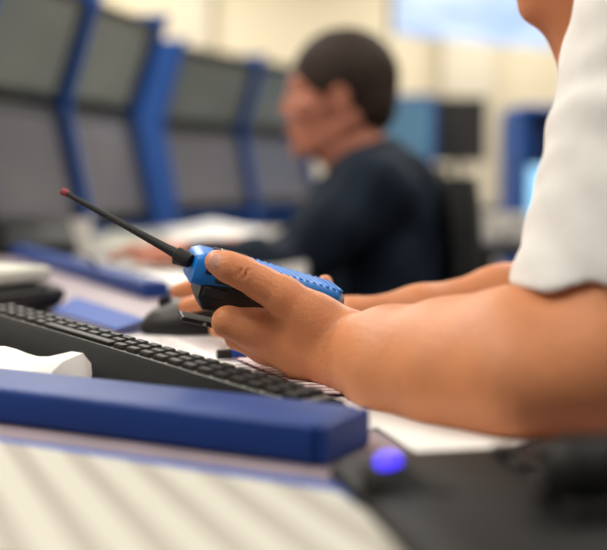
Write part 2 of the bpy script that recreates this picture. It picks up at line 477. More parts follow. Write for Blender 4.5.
# ================================================================ KEYBOARD
def keyboard():
    FL = on(4, 305, DESK + .036); FR = on(349, 402, DESK + .018)
    X = (FR - FL); L = X.length; X.normalize()
    Yd = Vector((X.y, -X.x, 0)).normalized() * -1   # away from camera
    if Yd.y < 0: Yd = -Yd
    pitch = .05
    Yv = (Yd + Vector((0, 0, pitch))).normalized()
    Z = X.cross(Yv).normalized()
    Yv = Z.cross(X)
    Rm = Matrix((X, Yv, Z)).transposed()
    W = .066
    t = thing('keyboard', 'long slim black keyboard lying left of the hand, beyond the blue rail', 'keyboard', FL, Rm.to_euler())
    # case profile in local y (0 far edge, -W near) / z
    prof = [(0, 0), (-.028, -.0005), (-.032, .0025), (-.040, .0015), (-.058, -.008), (-W, -.015), (-W, -.018), (-.058, -.021), (-.01, -.018), (0, -.016)]
    bm = bmesh.new(); rings = []
    for x, sc in ((0, .8), (.006, 1), (L - .006, 1), (L, .8)):
        rings.append([bm.verts.new((x, -W / 2 + (y + W / 2) * (1 if sc == 1 else .97), -.011 + (z_ + .011) * sc)) for y, z_ in prof])
    n = len(prof)
    for r0, r1 in zip(rings, rings[1:]):
        for k in range(n): bm.faces.new((r0[k], r0[(k + 1) % n], r1[(k + 1) % n], r1[k]))
    bm.faces.new(rings[0][::-1]); bm.faces.new(rings[-1])
    obj('case', bm, M['kb_case'], t, smooth='auto')
    obj('key_plate', B((L / 2, -.0145, .0002), (L - .03, .027, .0016), .0006), M['silver'], t, label='silver grey plate between the keys')
    # keys : 5 rows x 19 = 95 keys
    km = bpy.data.meshes.new('key')
    kb = bmesh.new(); w = (L - .036) / 24
    b0 = [kb.verts.new(p) for p in ((-w * .40, -.0036, 0), (w * .40, -.0036, 0), (w * .40, .0036, 0), (-w * .40, .0036, 0))]
    b1 = [kb.verts.new(p) for p in ((-w * .34, -.0028, .0036), (w * .34, -.0028, .0036), (w * .34, .0030, .0038), (-w * .34, .0030, .0038))]
    kb.faces.new(b0[::-1]); kb.faces.new(b1)
    for i in range(4): kb.faces.new((b0[i], b0[(i + 1) % 4], b1[(i + 1) % 4], b1[i]))
    bmesh.ops.bevel(kb, geom=list(kb.edges), offset=.0006, segments=2, affect='EDGES')
    bmesh.ops.recalc_face_normals(kb, faces=kb.faces)
    kb.to_mesh(km); kb.free(); km.materials.append(M['keycap'])
    for r in range(3):
        for c in range(24):
            if r == 2 and 6 <= c <= 11: continue
            o = bpy.data.objects.new('key', km); COL.objects.link(o); o.parent = t
            o.location = (.018 + w * (c + .5), -.0055 - r * .0088, .001)
    obj('space_bar', B((.018 + w * 9, -.0055 - 2 * .0088, .0028), (w * 5.8, .0072, .0036), .001), M['keycap'], t)
    # feet hold the rear edge and left end up
    for x, y in ((.03, -.015), (.03, -.052), (L * .5, -.015), (L * .5, -.052)):
        zz = (t.location + Rm @ Vector((x, y, -.02))).z - DESK
        if zz > .003:
            fb = bmesh.new(); tube(fb, [(x, y, -.014), (x, y, -.020 - max(zz, .001))], .006, 10)
            obj('foot', fb, M['blk_rub'], t)
keyboard()

# ================================================================ RADIO
TILT = 0
def radio():
    T0 = P(188, 265, .885); T1 = P(331, 299, .915)   # centre line of front case top end -> bottom end (near visual)
    X = (T1 - T0); L = X.length; X.normalize()
    # width axis goes away from the camera, front normal up and slightly towards the camera
    Wd = Vector((.12, 1, 0)); Wd = (Wd - X * Wd.dot(X)).normalized()
    Nn = X.cross(Wd).normalized()
    if Nn.z < 0: Nn = -Nn
    tilt = Matrix.Rotation(math.radians(TILT), 3, X)
    Wd = tilt @ Wd; Nn = tilt @ Nn
    Y = Nn.cross(X)
    Rm = Matrix((X, Y, Nn)).transposed()
    t = thing('two_way_radio', 'blue and black handheld radio held in the near fist', 'radio', T0, Rm.to_euler())
    w = .054
    # front case (blue): profile along length : top z & bottom z
    def shell(stations, nseg=8, r=.007):
        """stations: x, half width, zlo, zhi ; rounded rectangle section"""
        bm = bmesh.new(); rings = []
        for x, hw, lo, hi in stations:
            rr = min(r, hw * .9, (hi - lo) * .45); ring = []
            for cx, cz, a0 in ((hw - rr, hi - rr, 0), (-hw + rr, hi - rr, PI / 2), (-hw + rr, lo + rr, PI), (hw - rr, lo + rr, 1.5 * PI)):
                for k in range(5):
                    a = a0 + k / 4 * PI / 2
                    ring.append(bm.verts.new((x, cx + rr * math.cos(a), cz + rr * math.sin(a))))
            rings.append(ring)
        n = len(rings[0])
        for r0, r1 in zip(rings, rings[1:]):
            for k in range(n): bm.faces.new((r0[k], r0[(k + 1) % n], r1[(k + 1) % n], r1[k]))
        bm.faces.new(rings[0][::-1]); bm.faces.new(rings[-1])
        return bm
    h = w / 2
    obj('front_case', shell([(0, h * .80, -.008, .009), (.002, h * .93, -.0105, .0125), (.008, h, -.011, .0150), (.02, h, -.010, .0155), (.05, h * .98, -.006, .0145), (.10, h * .98, -.003, .0125), (L - .006, h * .97, -.003, .0110), (L - .001, h * .93, -.002, .0095)]), M['blue'], t, smooth='auto')
    # battery/back (black)
    obj('battery', shell([(.010, h * .90, -.020, -.002), (.016, h * .94, -.0285, -.002), (.05, h * .94, -.030, -.002), (L - .012, h * .94, -.0235, -.002), (L - .007, h * .90, -.019, -.002)], r=.005), M['blk'], t, smooth='auto')
    obj('bottom_cap', shell([(L - .012, h * .90, -.0235, -.003), (L - .002, h * .92, -.020, .0070), (L + .003, h * .90, -.016, .0085), (L + .005, h * .80, -.011, .006)], r=.005), M['grey_cap'], t, smooth='auto', label='grey bottom end cap')
    # speaker ridges on the front
    for i in range(13):
        x = .052 + i * .0056
        b = B((x, 0, .0135 - (x - .05) * .045), (.0036, w * .84, .0034), .0012)
        obj('grille_ridge', b, M['blue'], t)
    obj('display', B((.036, .004, .0155), (.022, w * .55, .0022), .0008), M['dark_glass'], t)
    for k in range(3):
        obj('keypad_button', B((.022, -.013 + k * .013, .0158), (.007, .010, .0022), .001), M['blk_rub'], t)
    # push-to-talk and side keys on the camera side (local -Y)
    obj('talk_button', B((.034, -h - .0006, .001), (.030, .003, .012), .0012), M['blk_rub'], t)
    obj('side_button', B((.0125, -h - .0004, .0045), (.005, .003, .009), .001), M['dark_glass'], t)
    obj('latch', B((.022, -h * .9, -.013), (.020, .006, .009), .0018), M['blk_rub'], t)
    # belt clip under the battery
    cb = bmesh.new()
    box(cb, (.030, 0, -.0405), (.052, .026, .0038), None, .0014); box(cb, (.050, 0, -.034), (.010, .022, .012), None, .001)
    cl = obj('belt_clip', cb, M['blk'], t)
    for x, y in ((.022, -.011), (.040, -.011)):
        sb = bmesh.new(); tube(sb, [(x, -.0125, -.0405), (x, -.0137, -.0405)], .0016, 10)
        obj('screw', sb, M['chrome'], cl)
    # knobs
    kb = bmesh.new(); tube(kb, [(-.001, .012, .002), (-.010, .012, .002), (-.011, .012, .002)], [.006, .0056, .0046], 16)
    obj('volume_knob', kb, M['blk_rub'], t)
    # antenna : in local coordinates from top end towards photo (62,191)
    inv = Rm.transposed()
    base = inv @ (P(186, 259, .868) - T0); tip = inv @ (P(62, 191, .905) - T0)
    ax = (tip - base).normalized()
    ab = bmesh.new(); tube(ab, [base + ax * -.004, base, base + ax * .0085, base + ax * .0095], [.0055, .0064, .0060, .0046], 20)
    an = obj('antenna_collar', ab, M['blk_rub'], t, smooth='auto')
    ab = bmesh.new(); Lr = (tip - base).length
    tube(ab, [base + ax * .008, base + ax * .02, base + ax * (Lr * .4), base + ax * (Lr * .9), base + ax * (Lr - .004)], [.0044, .0036, .0028, .0022, .0022], 16)
    an = obj('antenna', ab, M['blk_rub'], t, smooth='auto')
    ab = bmesh.new(); tube(ab, [base + ax * (Lr - .006), base + ax * (Lr - .004), base + ax * (Lr - .0005), base + ax * Lr], [.0024, .0031, .0031, .002], 16)
    obj('antenna_tip', ab, M['red'], an, label='dark red antenna tip')
    return t
radio()

# ================================================================ PEOPLE
def rotm(z=0, y=0, x=0): return Matrix.Rotation(z, 3, 'Z') @ Matrix.Rotation(y, 3, 'Y') @ Matrix.Rotation(x, 3, 'X')

def head(s, C, R, S=1.0):
    """head facing local -X, centre C, rotation R, size S. local: x back, y = person's right side, z up"""
    q = lambda x, y, z_: C + R @ (Vector((x, y, z_)) * S)
    E = lambda c, r, k=.012, op='add', rr=None: s.ell(q(*c), [a * S for a in r], R @ (rr or Matrix.Identity(3)), k, op)
    E((.012, 0, .030), (.098, .076, .092))                       # skull
    E((-.035, 0, -.020), (.060, .062, .085), .02)                 # face
    E((-.045, 0, -.078), (.046, .048, .036), .02)                 # jaw
    E((-.082, 0, -.098), (.016, .020, .014), .012)                # chin
    s.cone(q(.030, .058, -.045), q(-.055, .030, -.098), .016 * S, .013 * S, .018)
    s.cone(q(.030, -.058, -.045), q(-.055, -.030, -.098), .016 * S, .013 * S, .018)
    s.cone(q(-.080, .034, .032), q(-.080, -.034, .032), .012 * S, .012 * S, .016)   # brow
    s.cone(q(-.090, 0, .022), q(-.106, 0, -.020), .007 * S, .0095 * S, .010)        # nose
    for sg in (-1, 1):
        s.ell(q(-.099, sg * .010, -.024), [.009 * S, .008 * S, .007 * S], R, .005)   # nostrils
        s.ell(q(-.096, sg * .032, .010), [.012 * S, .014 * S, .010 * S], R, .008, 'sub')  # eye socket
        s.ell(q(-.080, sg * .031, .014), [.0115 * S, .014 * S, .008 * S], R, .004)   # eyelid / eyeball
        s.ell(q(-.062, sg * .048, -.020), [.022 * S, .016 * S, .020 * S], R, .012)   # cheek
        # ear
        s.ell(q(.012, sg * .078, -.006), [.019 * S, .007 * S, .030 * S], R @ rotm(sg * -.35), .003)
        s.ell(q(.008, sg * .085, -.002), [.010 * S, .006 * S, .016 * S], R, .003, 'sub')
    s.ell(q(-.098, 0, -.050), [.010 * S, .022 * S, .005 * S], R, .004)    # lips
    s.ell(q(-.096, 0, -.061), [.010 * S, .020 * S, .006 * S], R, .004)
    s.ell(q(-.108, 0, -.0555), [.008 * S, .020 * S, .0015 * S], R, .002, 'sub')

def hair_mesh(C, R, S, res=.003):
    q = lambda x, y, z_: C + R @ (Vector((x, y, z_)) * S)
    s = SDF(res, [C], .17)
    s.ell(q(.016, 0, .038), [.106 * S, .083 * S, .098 * S], R, .004)
    s.ell(q(.060, 0, -.010), [.056 * S, .066 * S, .070 * S], R, .012)
    # keep hair away from the face and the neck
    s.ell(q(-.110, 0, -.028), [.080 * S, .11 * S, .078 * S], R, .012, 'sub', m=.08)
    for sg in (-1, 1):
        s.ell(q(.004, sg * .086, -.020), [.030 * S, .030 * S, .040 * S], R, .008, 'sub')
        s.ell(q(-.030, sg * .09, -.065), [.055 * S, .05 * S, .058 * S], R, .01, 'sub')
    s.plane(q(.03, 0, -.082), R @ Vector((.25, 0, -1)), .006)
    s.warp(lambda X, Y, Z: .0012 * np.sin(X * 230 + 3 * np.sin(Z * 90 + Y * 60)) * np.sin(Y * 310 + 2 * np.sin(X * 70)) + .0008 * np.sin(Z * 190 + X * 260 + 2 * np.sin(Y * 110)))
    return s.mesh('hair', 1)

def eyes(C, R, S, parent):
    q = lambda x, y, z_: C + R @ (Vector((x, y, z_)) * S)
    for sg in (-1, 1):
        bm = bmesh.new(); bmesh.ops.create_uvsphere(bm, u_segments=14, v_segments=10, radius=.0105 * S)
        for v in bm.verts: v.co = v.co + q(-.0800, sg * .031, .010)
        e = obj('eye', bm, M['white_pl'], parent, smooth=True, world=True)
        bm = bmesh.new(); bmesh.ops.create_uvsphere(bm, u_segments=12, v_segments=8, radius=.005 * S)
        for v in bm.verts: v.co = v.co + q(-.0862, sg * .031, .010)
        i = obj('iris', bm, M['hair'], e, smooth=True)
        i.matrix_parent_inverse = Matrix.Identity(4)

# ---- the person with the radio
def operator():
    root = thing('person', 'person in a white t-shirt at the right edge, holding the blue radio', 'person', (.42, .98, 0))
    # --- left hand and forearm
    wr = P(347, 349, .862); wr2 = P(347, 356, .872)
    mid = P(430, 360, .800); el = P(604, 372, .700); up = P(640, 150, .74)
    hand_pts = [P(205, 262, .84), P(220, 345, .86), P(330, 280, .98), el, up, wr]
    s = SDF(.0015, hand_pts, .052)
    # forearm: radius and ulna
    s.chain([P(349, 342, .850), P(392, 345, .800), P(450, 347, .757), P(520, 347, .722), P(595, 352, .700)], [.0168, .0190, .0245, .0305, .0335], .032)
    s.chain([P(349, 368, .832), P(392, 380, .768), P(450, 385, .724), P(520, 387, .690), P(604, 382, .686)], [.0158, .0186, .0222, .0268, .0285], .032)
    s.chain([P(349, 355, .850), P(392, 362, .795), P(450, 366, .752), P(520, 367, .716), P(600, 366, .704)], [.0160, .0190, .0245, .0310, .0340], .032)
    s.cone(P(606, 362, .700), P(644, 150, .745), .042, .047, .02)
    # palm block
    s.cone(P(347, 348, .850), P(306, 342, .862), .0225, .0245, .014)
    s.cone(P(350, 364, .848), P(306, 356, .876), .020, .0205, .014)
    s.cone(P(312, 342, .866), P(282, 338, .868), .022, .0190, .012)
    s.cone(P(318, 352, .900), P(300, 356, .905), .020, .0150, .012)
    s.cone(P(322, 354, .915), P(314, 362, .930), .018, .0125, .010)
    # thumb: base -> web -> knuckle -> tip lying along the side of the radio
    s.chain([P(342, 338, .850), P(316, 320, .847), P(283, 296, .845)], [.0190, .0175, .0145], .012)
    s.cone(P(324, 320, .866), P(298, 310, .866), .015, .0110, .012)
    s.chain([P(283, 296, .845), P(262, 284, .844), P(243, 273, .842)], [.0140, .0122, .0120], .006)
    s.chain([P(243, 273, .842), P(228, 267, .841), P(217, 262, .842)], [.0119, .0112, .0092], .004)
    # index: folded beneath the radio, knuckle towards the camera left
    s.chain([P(290, 336, .868), P(256, 330, .862), P(228, 322, .862)], [.0185, .0152, .0122], .008)
    s.chain([P(228, 322, .864), P(232, 322, .892), P(240, 318, .912), P(250, 312, .925)], [.0120, .0090, .0082, .0072], .003)
    # middle
    s.chain([P(296, 352, .885), P(266, 346, .882), P(238, 337, .892)], [.0170, .0135, .0105], .007)
    s.chain([P(238, 337, .892), P(250, 330, .932), P(262, 306, .955), P(268, 296, .957)], [.0098, .0088, .0080, .0072], .003)
    # ring
    s.chain([P(306, 358, .910), P(300, 354, .935), P(292, 344, .952)], [.0140, .0110, .0094], .006)
    s.chain([P(292, 344, .952), P(296, 322, .970), P(300, 300, .966)], [.0094, .0082, .0070], .003)
    # little finger, its tip showing over the far side of the radio
    s.chain([P(316, 362, .928), P(322, 352, .955), P(326, 338, .968)], [.0130, .0100, .0086], .005)
    s.chain([P(326, 338, .968), P(327, 312, .978), P(325, 283, .966)], [.0086, .0080, .0070], .003)
    # creases & tendons
    s.ell(P(241, 271, .8300), [.0006, .0025, .0050], rotm(0, .5), .0015, 'sub')
    s.ell(P(246, 273, .8305), [.0006, .003, .0050], rotm(0, .5), .0015, 'sub')
    s.warp(lambda X, Y, Z: 0.00006 * np.sin(X * 310 + 2 * np.sin(Z * 200)) * np.sin(Z * 260 + Y * 150))
    arm = s.mesh('arm', 2)
    # --- right arm and hand on the mouse (coarser)
    rs = SDF(.002, [P(172, 285, 1.10), P(352, 335, 1.03), P(600, 200, 1.2), P(640, 320, 1.2)], .06)
    w0 = P(352, 321, 1.062)
    rs.chain([P(356, 318, 1.062), P(420, 310, 1.075), P(500, 297, 1.10), P(590, 280, 1.13)], [.0170, .0200, .0275, .0350], .02)
    rs.chain([P(356, 326, 1.056), P(420, 322, 1.065), P(500, 312, 1.09), P(590, 296, 1.12)], [.0160, .0200, .0260, .0320], .02)
    rs.cone(P(592, 284, 1.13), P(640, 90, 1.15), .040, .046, .02)
    rs.cone(P(350, 320, 1.060), P(290, 308, 1.075), .0190, .0180, .014)
    rs.cone(P(330, 318, 1.090), P(280, 306, 1.105), .0160, .0150, .014)
    for (mx, my, mD, px_, py_, pD, tx, ty, tD, r) in (
        (282, 311, 1.062, 240, 300, 1.060, 186, 306, 1.066, .0092),
        (276, 304, 1.080, 226, 286, 1.085, 178, 291, 1.095, .0094),
        (278, 304, 1.098, 232, 290, 1.108, 188, 296, 1.125, .0088),
        (282, 308, 1.112, 246, 298, 1.125, 208, 306, 1.140, .0078)):
        mp = (Vector(P(px_, py_, pD)) + P(tx, ty, tD)) / 2 + Vector((0, 0, .004))
        rs.chain([P(mx, my, mD), P(px_, py_, pD), mp, P(tx, ty, tD)], [r * 1.3, r * 1.05, r * .95, r * .8], .004)
    rs.chain([P(322, 322, 1.045), P(285, 322, 1.030), P(248, 325, 1.028), P(218, 329, 1.036)], [.0150, .0120, .0105, .0082], .006)
    rarm = rs.mesh('rarm', 1)
    # --- torso neck head (inside the shirt except the neck)
    HC = P(580, -140, .97); HR = rotm(.05, -.42)
    sh_l = P(688, -78, .80); sh_r = P(648, -70, 1.18)
    tc_ = Vector((.372, .985, 0))
    b = SDF(.004, [HC + Vector((0, 0, .15)), HC - Vector((.13, 0, 0)), sh_l, sh_r, (.45, .98, .45), (.3, .98, .6)], .12)
    head(b, HC, HR, 1.0)
    nb = Vector((.345, .985, 1.02))
    b.cone(HC + HR @ Vector((.035, 0, -.07)), nb, .056, .062, .02)
    b.cone(HC + HR @ Vector((-.03, 0, -.085)), nb + Vector((-.045, 0, -.02)), .038, .052, .03)
    b.cone(HC + HR @ Vector((-.045, 0, -.085)), P(618, 66, .97), .036, .048, .02)
    b.cone(sh_l + Vector((0, 0, -.01)), sh_r + Vector((0, 0, -.01)), .055, .055, .03)
    b.cone((.40, .985, .94), (.43, .985, .56), .09, .10, .03)
    b.cone(P(644, 150, .745), sh_l, .045, .052, .03)
    b.cone(P(640, 90, 1.15), sh_r, .045, .052, .03)
    tor = b.mesh('torso', 2)
    body = obj('body', merge('body', [arm, rarm, tor]), M['skin'], root, smooth=True, world=True)
    obj('hair', hair_mesh(HC, HR, 1.0), M['hair'], root, smooth=True, world=True)
    eyes(HC, HR, 1.0, root)
    # thumbnail
    nbm = bmesh.new(); bmesh.ops.create_uvsphere(nbm, u_segments=20, v_segments=14, radius=1)
    c = P(218, 261, .8320)
    ax = (P(215, 260, .844) - P(245, 274, .845)).normalized()
    nn = Vector((-.15, -.92, .42)); nn = (nn - ax * nn.dot(ax)).normalized(); sd = nn.cross(ax)
    RR = Matrix((ax, sd, nn)).transposed()
    for v in nbm.verts: v.co = RR @ Vector((v.co.x * .0072, v.co.y * .0062, v.co.z * .0016 - .25 * (v.co.y * .0062) ** 2 / .0062)) + c
    obj('thumbnail', nbm, M['nail'], root, smooth=True, world=True, label='pale pink thumbnail')
    # --- t-shirt
    s = SDF(.0025, [(.09, .61, .78), (.60, 1.0, 1.20)], .02)
    hl = P(608, 290, .710)
    s.cone(hl - Vector((.006, 0, .05)), P(638, 170, .742), .0665, .0590, .02)
    s.cone(P(638, 170, .742), P(667, 60, .765), .0585, .0660, .02)
    s.cone(P(667, 60, .765), sh_l, .0660, .0700, .02)
    o0 = hl - Vector((.006, 0, .05)); ax_ = P(638, 170, .742) - o0
    s.cone(o0 - ax_ * .1, o0 + ax_ * .12, .0605, .0590, .002, 'sub')
    s.plane(P(597, 289.5, .690), (0, 0, -1), .004)
    # far sleeve in its own volume
    s2 = SDF(.004, [(.19, .98, .74), (.56, 1.42, 1.22)], .02)
    hr = P(622, 215, 1.14)
    s2.cone(hr - Vector((0, 0, .05)), sh_r, .064, .070, .02)
    s2.cone(hr - Vector((0, 0, .05)), P(636, 130, 1.145), .056, .046, .004, 'sub')
    s2.plane(P(622, 232, 1.14), (0, 0, -1), .004)
    # torso part
    s3 = SDF(.004, [(.18, .70, .44), (.62, 1.30, 1.22)], .03)
    s3.cone(sh_l + Vector((.01, .01, -.01)), sh_r + Vector((.01, -.01, -.01)), .068, .068, .03)
    s3.cone((.388, .93, .94), (.425, .93, .54), .130, .135, .05)
    s3.cone((.388, 1.05, .94), (.425, 1.05, .54), .130, .135, .05)
    s3.cone((.40, .92, .96), (.40, 1.08, .96), .11, .11, .04)
    s3.cone(nb + Vector((-.02, 0, .0)), nb + Vector((.015, 0, -.01)), .078, .085, .03)
    s3.ell(nb + Vector((-.075, 0, .060)), [.060, .066, .060], None, .006, 'sub')
    s3.plane((0, 0, .47), (0, 0, -1), .01)
    def fold(X, Y, Z):
        w = np.sin(Z * 62 + X * 48 + 1.6 * np.sin(Y * 26 + Z * 14)) ; v = np.sin(Z * 31 - X * 70 + 1.2 * np.sin(Z * 40))
        return .0022 * w * (.6 + .4 * v) + .0014 * v + .0008 * np.sin(Z * 150 + X * 90 + 2 * np.sin(Y * 60))
    for q in (s, s2, s3): q.warp(fold)
    tm = obj('t_shirt', merge('t_shirt', [s.mesh('a', 2), s2.mesh('b', 2), s3.mesh('c', 2)]), M['shirt'], root, smooth=True, world=True)
    # sleeve hem band : raised stitched ring
    # --- trousers and shoes
    l = SDF(.007, [(.56, .8, .3), (-.05, .75, .05), (.56, 1.2, .6), (-.05, 1.2, .05)], .10)
    for y in (.88, 1.09):
        l.cone((.45, y, .52), (.03, y - (.985 - y) * .3, .54), .085, .062, .03)
        l.cone((.03, y - (.985 - y) * .3, .54), (.06, y, .12), .06, .045, .02)
    l.cone((.46, .90, .54), (.46, 1.07, .54), .11, .11, .04)
    obj('trousers', l.mesh('trousers', 2), M['denim'], root, smooth=True, world=True)
    for y in (.88, 1.09):
        f = SDF(.005, [(.1, y, 0), (-.14, y, .1)], .06)
        f.cone((.08, y, .045), (-.10, y, .034), .042, .032, .02); f.cone((.065, y, .06), (.06, y, .11), .036, .04, .02)
        f.plane((0, 0, .003), (0, 0, -1), .003)
        obj('shoe', f.mesh('shoe', 1), M['blk'], root, smooth=True, world=True)
operator()

# ---- the colleague in the background
def colleague():
    D = 2.35
    root = thing('person', 'man with short dark hair in a navy shirt, seated in profile at the far desk', 'person', (P(370, 250, D).x, P(370, 250, D).y, 0))
    HC = P(338, 98, D); HR = rotm(-.10, -.04); S = 1.06
    s = SDF(.004, [HC + Vector((0, 0, .16)), HC - Vector((.16, 0, 0)), P(430, 250, D), P(250, 250, D), HC - Vector((0, .1, .25)), P(140, 255, D), P(300, 250, D + .25), P(130, 262, 1.86)], .09)
    head(s, HC, HR, S)
    s.cone(HC + Vector((.030, 0, -.07)), P(372, 178, D), .058, .066, .02)
    s.cone(HC + Vector((-.01, 0, -.09)), P(356, 176, D), .042, .050, .03)
    # hands: near hand on the desk
    for (wx, wy, wD, dy) in ((186, 258, 1.88, 0), (236, 257, 2.0, .0)):
        w = P(wx, wy, wD); w.z = DESK + .026
        s.cone(w + Vector((.04, .02, .004)), w, .016, .022, .01)
        s.cone(w, w + Vector((-.055, -.004, .002)), .022, .020, .012)
        s.cone(w + Vector((-.02, .02, 0)), w + Vector((-.055, .022, .0)), .018, .016, .012)
        for k in range(4):
            b0 = w + Vector((-.055, -.018 + k * .015, .003)); b1 = b0 + Vector((-.036, -.002, .006)); b2 = b1 + Vector((-.030, 0, -.012))
            s.chain([b0, b1, b2], [.0100, .0088, .0075], .004)
        t0 = w + Vector((-.015, -.02, 0)); s.chain([t0, t0 + Vector((-.035, -.022, .0)), t0 + Vector((-.062, -.026, -.004))], [.013, .0105, .0085], .005)
    tr = P(385, 215, D)
    s.cone(P(384, 200, D + .04), P(404, 300, D + .04), .09, .10, .04)
    obj('body', s.mesh('body', 2), M['skin_far'], root, smooth=True, world=True)
    obj('hair', hair_mesh(HC, HR, S, .004), M['hair'], root, smooth=True, world=True)
    eyes(HC, HR, S, root)
    # shirt
    q = SDF(.005, [P(190, 262, 1.86), P(170, 260, D), P(440, 130, D), P(440, 420, D), P(300, 200, D + .45), P(300, 200, D - .2)], .09)
    shl = P(372, 192, D - .16); shr = P(356, 190, D + .20)
    q.cone(shl, shr, .072, .072, .04)
    q.cone(P(388, 205, D - .06), P(404, 350, D - .06), .115, .125, .05)
    q.cone(P(384, 205, D + .10), P(400, 350, D + .10), .115, .125, .05)
    q.cone(P(352, 215, D), P(364, 340, D), .10, .12, .05)
    q.cone(P(376, 172, D), P(382, 190, D), .074, .10, .04)               # shoulders up to collar
    q.chain([shl, P(330, 232, D - .20), P(292, 272, D - .19)], [.070, .062, .052], .03)
    q.chain([P(292, 272, D - .19), P(258, 268, 2.02), P(196, 259, 1.885)], [.052, .043, .035], .02)
    q.chain([shr, P(318, 228, D + .25), P(280, 262, D + .26)], [.068, .060, .050], .03)
    q.chain([P(280, 262, D + .26), P(255, 258, 2.3), P(246, 257, 2.01)], [.050, .042, .034], .02)
    q.ell(P(368, 160, D), [.060, .056, .042], None, .006, 'sub')
    q.plane((0, 0, .50), (0, 0, -1), .01)
    q.warp(lambda X, Y, Z: .003 * np.sin(Z * 42 + X * 36 + 1.5 * np.sin(Y * 20)) + .0015 * np.sin(X * 80 - Z * 50))
    obj('shirt', q.mesh('shirt', 2), M['navy'], root, smooth=True, world=True)
    # collar
    cb = SDF(.003, [P(366, 160, D)], .12)
    cb.cone(P(366, 150, D), P(374, 172, D), .069, .078, .01)
    cb.cone(P(362, 140, D), P(376, 178, D), .060, .066, .003, 'sub')
    cb.plane(P(368, 150, D), (-.35, 0, 1), .003)
    obj('collar', cb.mesh('collar', 1), M['navy'], root, smooth=True, world=True)
    # trousers
    cx, cy = P(392, 250, D).x, D
    l = SDF(.008, [(cx + .1, cy - .2, .35), (cx - .5, cy - .2, .05), (cx + .1, cy + .25, .6)], .12)
    for y in (cy - .10, cy + .13):
        l.cone((cx, y, .47), (cx - .40, y, .50), .085, .062, .03)
        l.cone((cx - .40, y, .50), (cx - .36, y, .12), .060, .045, .02)
    l.cone((cx + .02, cy - .07, .50), (cx + .02, cy + .10, .50), .115, .115, .04)
    obj('trousers', l.mesh('trousers', 2), M['denim'], root, smooth=True, world=True)
    for y in (cy - .10, cy + .13):
        f = SDF(.006, [(cx - .3, y, 0), (cx - .55, y, .1)], .06)
        f.cone((cx - .34, y, .045), (cx - .50, y, .034), .042, .032, .02); f.cone((cx - .36, y, .06), (cx - .36, y, .11), .036, .04, .02)
        f.plane((0, 0, .003), (0, 0, -1), .003)
        obj('shoe', f.mesh('shoe', 1), M['blk'], root, smooth=True, world=True)
colleague()

# ================================================================ CHAIRS
def office_chair(loc, rz, label, seat_h=.42, back_h=.50, fab=None, arm=None, lean=.10):
    """local: sitter faces -X"""
    fab = fab or M['fabric']; arm = arm or M['armpad']
    t = thing('office_chair', label, 'chair', loc, (0, 0, rz), 'office chairs')
    obj('seat', B((0, 0, seat_h - .035), (.48, .48, .07), .03, seg=4), fab, t, smooth='auto')
    bm = bmesh.new(); N = 10; rings = []
    for i in range(N + 1):
        s = i / N; z_ = seat_h + .06 + s * back_h; w = .22 * (1 - .25 * s ** 3) * (1 if i not in (0, N) else .9)
        x = .25 + lean * s + .03 * math.sin(s * PI)
        ring = []
        for k in range(9):
            u = -1 + 2 * k / 8; ring.append(bm.verts.new((x - .035 * u * u - .022, u * w, z_)))
        for k in range(9):
            u = 1 - 2 * k / 8; ring.append(bm.verts.new((x - .035 * u * u + .022, u * w, z_)))
        rings.append(ring)
    for r0, r1 in zip(rings, rings[1:]):
        n = len(r0)
        for k in range(n): bm.faces.new((r0[k], r0[(k + 1) % n], r1[(k + 1) % n], r1[k]))
    bm.faces.new(rings[0][::-1]); bm.faces.new(rings[-1])
    obj('backrest', bm, fab, t, smooth='auto')
    bm = bmesh.new(); tube(bm, [(.12, 0, seat_h - .075), (.27, 0, seat_h - .06), (.30, 0, seat_h + .05), (.245 + lean * .8, 0, seat_h + .25)], .017, 10)
    obj('back_support', bm, M['blk'], t)
    for sy in (-1, 1):
        bm = bmesh.new(); tube(bm, [(.02, sy * .20, seat_h - .078), (.02, sy * .285, seat_h - .06), (.02, sy * .285, seat_h + .20)], .014, 10)
        a = obj('armrest', bm, M['blk'], t)
        obj('arm_pad', B((-.01, sy * .285, seat_h + .215), (.24, .07, .03), .012, seg=3), arm, a)
    bm = bmesh.new(); tube(bm, [(0, 0, seat_h - .07), (0, 0, .10)], [.028, .022], 14)
    obj('gas_lift', bm, M['blk'], t)
    for k in range(5):
        a = 2 * PI * k / 5 + .3; c, s_ = math.cos(a), math.sin(a)
        bm = bmesh.new(); tube(bm, [(0, 0, .105), (.29 * c, .29 * s_, .075)], [.024, .015], 8)
        lg = obj('base_leg', bm, M['blk'], t)
        bm = bmesh.new(); tube(bm, [(.29 * c - .012 * s_, .29 * s_ + .012 * c, .027), (.29 * c + .012 * s_, .29 * s_ - .012 * c, .027)], .027, 14)
        obj('castor', bm, M['blk_rub'], lg)
    return t
office_chair((.47, .985, 0), 0, 'black office chair under the person in the white t-shirt', .44)
office_chair((.035, 2.36, 0), 0, 'black office chair with grey arm pads under the man in navy', .385, back_h=.44, lean=.05)
office_chair((.14, 4.05, 0), .5, 'dark olive fabric office chair standing empty behind the seated man', .44, back_h=.42, fab=M['fabric_olive'])

